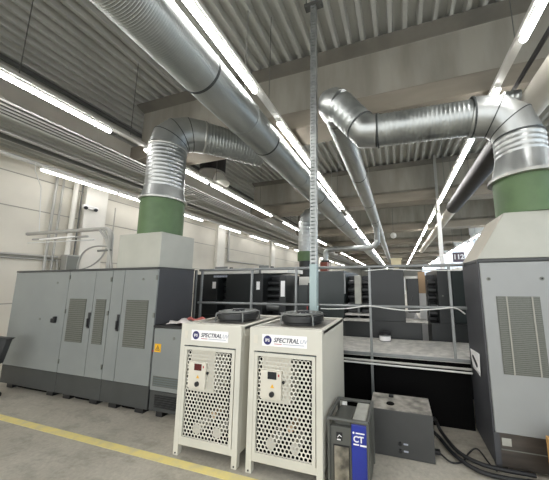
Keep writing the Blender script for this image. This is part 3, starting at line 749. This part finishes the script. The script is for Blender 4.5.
T(t, 'top_rail', M['rail'], [(-3.0, RY, 1.805), (.73, RY, 1.80)], .019, 14)
T(t, 'mid_rail', M['rail'], [(-3.0, RY, 1.305), (.73, RY, 1.31)], .017, 14)
for x, b in ((-3.07, .75), (-2.95, .75), (-2.05, .75), (-1.35, .75), (-.345, 0), (.575, .75)):
    B(t, 'post', M['rail'], x-.015, x+.015, RY-.015, RY+.015, b, 1.81, .003)
tag(MB().tube(smooth([(-.98, 3.2, 1.27), (-.85, 3.22, 1.265), (-.6, 3.225, 1.28), (-.36, 3.225, 1.315), (-.1, 3.225, 1.285), (.15, 3.225, 1.272), (.45, 3.225, 1.3), (.6, 3.22, 1.315), (.7, 3.22, 1.25)]), .007, 10).build('cable', M['cable'], org=(0, 3.225, 1.28)), 'pale cable draped along the middle rail of the walkway', 'cable')
tag(MB().tube([(-.4, 3.23, 1.75), (-.1, 3.24, 1.77), (.2, 3.235, 1.745), (.7, 3.235, 1.735)], .006, 8).build('cable', M['cable'], org=(0, 3.24, 1.74)), 'thin wire sagging just below the top rail on the right', 'cable')
t = thing('ink_can', 'small tin can with white label and black lid standing on the walkway', 'can', (-.22, 3.97, .75))
MB().sweep([(-.22, 3.97, .75), (-.22, 3.97, .84)], .082, 28).build('tin', M['rail'], t)
MB().sweep([(-.22, 3.97, .765), (-.22, 3.97, .825)], .0835, 28).build('label', M['sticker'], t)
MB().sweep([(-.22, 3.97, .84), (-.22, 3.97, .868), (-.22, 3.97, .872)], [.088, .088, .08], 28).build('lid', M['black'], t)

# ---------------------------------------------------------------- printing press units behind the walkway
PY = 4.18
def unit(label, x0, x1, m='press', depth=1.7):
    t = thing('printing_unit', label, 'printing press', ((x0+x1)/2, 5, 0), 'printing press units')
    B(t, 'base_frame', M['press'], x0, x1, PY, PY+depth, 0, 1.0, .004)
    return t
def rollers(t, x0, x1, zs, y=PY+.1):
    B(t, 'inner_frame', M['press3'], x0, x1, PY+.35, PY+1.5, 1.0, 1.72)
    for z, r, m in zs: MB().sweep([(x0+.005, y+.12, z), (x1-.005, y+.12, z)], r, 20).build('roller', M[m], t)
def plate(t, x0, x1, z0, z1, m='sticker', y=PY-.004): return B(t, 'label_plate', M[m], x0, x1, y, y+.004, z0, z1)
RZ = [(1.12, .06, 'press3'), (1.24, .05, 'press'), (1.36, .045, 'press3'), (1.48, .05, 'press'), (1.6, .045, 'press3')]
t = unit('dark press unit furthest left, right behind the left cabinets and handrail', -3.95, -2.63)
B(t, 'side_panel', M['press'], -3.95, -3.4, PY, PY+1.6, 1.0, 1.78, .006)
plate(t, -3.52, -3.44, 1.5, 1.63); rollers(t, -3.4, -3.2, RZ)
B(t, 'side_panel', M['press'], -3.2, -2.63, PY, PY+1.6, 1.0, 1.78, .006)
B(t, 'top_cover', M['gloss'], -3.85, -2.7, PY+.1, PY+.9, 1.785, 1.87, .006)
mb = MB()
for k in range(9): mb.box(-3.5+.036*k, -3.474+.036*k, PY-.004, PY, 1.715, 1.755)
mb.build('name_strip', M['lgrey'], t)
for x in (-3.25,): MB().sweep([(x, PY+.2, 1.871), (x, PY+.2, 1.92)], [.05, .03], 16).build('lamp_knob', M['black'], t)
B(t, 'lift_bracket', M['rail'], -3.65, -3.35, PY+.2, PY+.22, 1.871, 1.94)
t = unit('dark press unit second from left with pale roller and tall white label', -2.615, -1.93)
B(t, 'side_panel', M['press'], -2.615, -2.4, PY, PY+1.6, 1.0, 1.78, .006); plate(t, -2.53, -2.46, 1.48, 1.63)
rollers(t, -2.4, -2.06, RZ[1:]+[(1.16, .085, 'roller')])
B(t, 'side_panel', M['press'], -2.06, -1.93, PY, PY+1.6, 1.0, 1.74, .006); plate(t, -2.03, -1.95, 1.36, 1.64)
B(t, 'top_cover', M['gloss'], -2.5, -1.95, PY+.1, PY+.9, 1.785, 1.87, .006)
MB().sweep([(-2.32, PY+.2, 1.871), (-2.32, PY+.2, 1.92)], [.05, .03], 16).build('lamp_knob', M['black'], t)
B(t, 'lift_bracket', M['rail'], -2.61, -2.4, PY+.2, PY+.22, 1.785, 1.94)
t = unit('teal grey flat panelled press unit directly right of the strut pole', -1.42, -.87)
B(t, 'side_panel', M['press2'], -1.42, -.87, PY, PY+1.6, 1.0, 1.8, .006)
B(t, 'edge_bracket', M['rail'], -.865, -.84, PY-.01, PY+.01, 1.42, 1.76)
# recess between second and teal unit
t = thing('delivery_table', 'low press section with pale cover between the second and teal press units', 'printing press', (-1.67, 5, 0))
B(t, 'base_frame', M['press'], -1.92, -1.43, PY, PY+1.7, 0, 1.0, .004)
B(t, 'front_cover', M['press2'], -1.86, -1.62, PY+.3, PY+.5, 1.001, 1.56, .006); B(t, 'pale_cover', M['gloss'], -1.9, -1.45, PY+.55, PY+.9, 1.5, 1.72, .006)
B(t, 'black_frame', M['press3'], -1.6, -1.44, PY+.25, PY+.54, 1.001, 1.6); B(t, 'white_box', M['white'], -1.85, -1.66, PY+.05, PY+.2, 1.001, 1.1, .004)
B(t, 'red_lever', M['redp'], -1.585, -1.57, PY+.15, PY+.17, 1.05, 1.2)
# roller section right of teal unit
t = unit('open roller press section with grey step between the teal and dark panels', -.865, -.44)
rollers(t, -.84, -.64, RZ); rollers(t, -.6, -.45, RZ)
B(t, 'white_column', M['lightgrey'], -.70, -.59, PY+.05, PY+.15, 1.25, 1.72, .01); T(t, 'column_rod', M['rail'], [(-.645, PY+.1, 1.0), (-.645, PY+.1, 1.26)], .02)
B(t, 'step_plate', M['deckp'], -.86, -.45, PY-.12, PY+.02, 1.001, 1.03, .003); B(t, 'step_plate', M['deckp'], -.86, -.45, PY+.02, PY+.3, 1.07, 1.1, .003)
t = unit('plain dark press unit in the centre with lower door and white hook', -.435, .315)
B(t, 'side_panel', M['press'], -.435, .09, PY, PY+1.6, 1.0, 1.8, .006)
B(t, 'low_door', M['press'], .13, .315, PY+.2, PY+.24, 1.12, 1.66, .004); B(t, 'door_trim', M['gloss'], .12, .3, PY+.18, PY+.2, 1.665, 1.7)
B(t, 'white_hook', M['white'], .092, .107, PY-.01, PY+.01, 1.42, 1.68)
B(t, 'step_plate', M['deckp'], .09, .4, PY-.06, PY+.19, 1.001, 1.03, .003)
B(t, 'door_handle', M['black'], .2, .22, PY+.185, PY+.2, 1.3, 1.38)
t = unit('dark press unit furthest right behind the right cabinet', .45, 1.6)
rollers(t, .45, .57, RZ); B(t, 'side_panel', M['press'], .57, .76, PY, PY+1.6, 1.0, 1.8, .006); B(t, 'side_panel', M['press2'], .775, 1.6, PY+.05, PY+1.6, 1.0, 1.78, .006)
disc(.63, PY, 1.4, .012).build('lock', M['vslat'], t)
t = thing('standing_board', 'tall board with tan top and white lower half standing between press units', 'board', (.385, 4.6, 0))
B(t, 'white_panel', M['white'], .33, .44, 4.62, 4.66, 0, 1.42); B(t, 'tan_panel', M['tan'], .33, .44, 4.62, 4.66, 1.42, 1.78)
# things beyond the press
tag(MB().box(-.17, .12, 7.9, 8.2, 2.12, 2.3).box(-.2, .15, 7.87, 8.23, 2.3, 2.33).box(-.1, .05, 8.0, 8.1, 0, 2.12).build('cream_box', M['cream'], org=(0, 8, 0)), 'small cream lidded box on a stand showing above the handrail', 'box')
t = thing('globe_lamp', 'small white globe hanging far off beside the narrower duct', 'lamp', (-.12, 13.9, 4.1))
mb = MB(); r = .16; k = 8
mb.sweep([(-.12, 13.9, 4.12-r*math.cos(PI*i/k)) for i in range(k+1)], [max(.002, r*math.sin(PI*i/k)) for i in range(k+1)], 18).build('globe', M['white'], t)
T(t, 'cord', M['dpipe'], [(-.12, 13.9, 4.32), (-.12, 13.9, ZC)], .012, 6)
t = thing('number_sign', 'dark hanging sign showing white 112 far off above the right machines', 'sign', (3.7, 17, 3.1))
B(t, 'board', M['signm'], 3.28, 3.93, 17, 17.06, 2.82, 3.42, .02)
text(t, 'digits', '112', .4, 3.6, 16.99, 3.0, M['sticker'], align='CENTER', bold=.015)
for x in (3.35, 3.86): T(t, 'hanger', M['dpipe'], [(x, 17.03, 3.44), (x, 17.03, ZC)], .012, 6)
t = thing('steel_column', 'thin pale steel column standing far behind the press at right', 'column', (1.42, 9.0, 0))
B(t, 'lower_shaft', M['white'], 1.35, 1.47, 8.94, 9.06, 0, 3.9, .005); B(t, 'upper_shaft', M['pipe'], 1.37, 1.45, 8.96, 9.04, 3.9, 5.995)
# second exhaust with small green collar far left of the pole
t = thing('far_exhaust_duct', 'distant upright silver exhaust with small green collar behind the strut pole', 'duct', (-2.55, 8.2, 1.9))
cxx = -3.05; yy = 8.2
MB().sweep([(cxx, yy, 0), (cxx, yy, 2.35)], .22, 24).build('stand', M['press'], t)
MB().sweep([(cxx, yy, 2.35), (cxx, yy, 2.68)], .28, 28).build('collar', M['green'], t)
ribbed(t, 'riser', (cxx, yy, 2.68), (cxx, yy, 3.75), .25, .12, .02, 'galv2', 28)
MB().sweep(elbow_pts((cxx, yy, 3.75), (cxx, yy, 4.12), (-2.39, yy+.2, 4.1), 5), .24, 28).build('elbow', M['galv2'], t)
tag(MB().box(-2.95, -2.66, 9.6, 9.9, 0, 2.42).build('red_cabinet', mat('dull_red_paint', '#8a4a3c', rough=.5), org=(-2.8, 9.7, 0)), 'distant narrow dull red cabinet seen above the rail right of the pole', 'cabinet')
for i, (x, y, hgt, lab) in enumerate(((-5.2, 7.6, 2.0, 'long pale machine cover far behind the leftmost press unit'), (2.9, 8.6, 2.05, 'far dark machine right of the centre gap near the right wall'))):
    t = thing('far_machine', lab, 'machine', (x, y, 0), 'far machines')
    B(t, 'housing', M['press'], x-1.2, x+1.2, y, y+1.5, 0, hgt-.25, .01); B(t, 'cover', M['gloss'], x-1.15, x+1.15, y+.05, y+1.4, hgt-.25, hgt, .02)

# ---------------------------------------------------------------- charcoal chair at the left edge
t = thing('office_chair', 'charcoal office chair whose armrest pokes in at the left edge', 'chair', (-5.63, 2.05, 0))
cx, cy = -5.66, 2.05
B(t, 'seat', M['chairm'], cx-.23, cx+.23, cy-.24, cy+.2, .5, .58, .03)
B(t, 'backrest', M['chairm'], cx-.27, cx-.2, cy-.22, cy+.2, .68, 1.15, .03)
T(t, 'back_support', M['black'], [(cx-.1, cy, .5), (cx-.29, cy, .55), (cx-.28, cy, .8)], .025)
for sy in (.22, -.26):
    a = MB().hexa([(cx-.12, cy+sy-.04, .815), (cx+.3, cy+sy-.04, .815), (cx+.3, cy+sy+.04, .815), (cx-.12, cy+sy+.04, .815)], [(cx-.12, cy+sy-.04, .84), (cx+.36, cy+sy-.04, .84), (cx+.36, cy+sy+.04, .84), (cx-.12, cy+sy+.04, .84)]).build('armrest', M['chairm'], t, .008)
    MB().hexa([(cx+.12, cy+sy-.03, .48), (cx+.17, cy+sy-.03, .48), (cx+.17, cy+sy+.03, .48), (cx+.12, cy+sy+.03, .48)], [(cx+.1, cy+sy-.03, .815), (cx+.3, cy+sy-.03, .815), (cx+.3, cy+sy+.03, .815), (cx+.1, cy+sy+.03, .815)]).build('arm_bracket', M['chairm'], t, .006)
    T(t, 'arm_bar', M['black'], [(cx, cy+sy, .49), (cx+.15, cy+sy, .49)], .02)
T(t, 'gas_column', M['black'], [(cx, cy, .08), (cx, cy, .5)], .03)
for k in range(5):
    a = k*2*PI/5; ex, ey = cx+.3*math.cos(a), cy+.3*math.sin(a)
    l = T(t, 'base_leg', M['black'], [(cx, cy, .12), (ex, ey, .075)], .022); MB().sweep([(ex, ey-.02, .03), (ex, ey+.02, .03)], .03, 14).build('castor', M['rubber'], l)

# ---------------------------------------------------------------- world, camera
w = bpy.data.worlds.new('hall_ambient'); bpy.context.scene.world = w; w.use_nodes = True
bg = w.node_tree.nodes['Background']; bg.inputs[0].default_value = (.98, .99, 1, 1); bg.inputs[1].default_value = .8

f, cxp, cyp = 250.5, 320., 246.4
pitch, yaw, roll = rad(8.29), rad(-17.09), rad(-.25)
F = Vector((math.sin(yaw)*math.cos(pitch), math.cos(yaw)*math.cos(pitch), math.sin(pitch)))
Rr = Vector((math.cos(yaw), -math.sin(yaw), 0)); U = Rr.cross(F)
R1 = Rr*math.cos(roll)+U*math.sin(roll); U1 = -Rr*math.sin(roll)+U*math.cos(roll)
cam = bpy.data.cameras.new('camera'); co = bpy.data.objects.new('camera', cam); C.objects.link(co)
mw = Matrix((R1, U1, -F)).transposed().to_4x4(); mw.translation = Vector((0, 0, 1.6)); co.matrix_world = mw
cam.sensor_fit = 'HORIZONTAL'; cam.sensor_width = 36; cam.lens = 36*f/549
cam.shift_x = -(cxp-274.5)/549; cam.shift_y = (cyp-240)/549; cam.clip_start = .05; cam.clip_end = 200
sc = bpy.context.scene; sc.camera = co
vs = sc.view_settings; vs.view_transform = 'Standard'; vs.look = 'None'; vs.gamma = 1; vs.use_curve_mapping = False; vs.exposure = 1.8
sc.cycles.max_bounces = 6
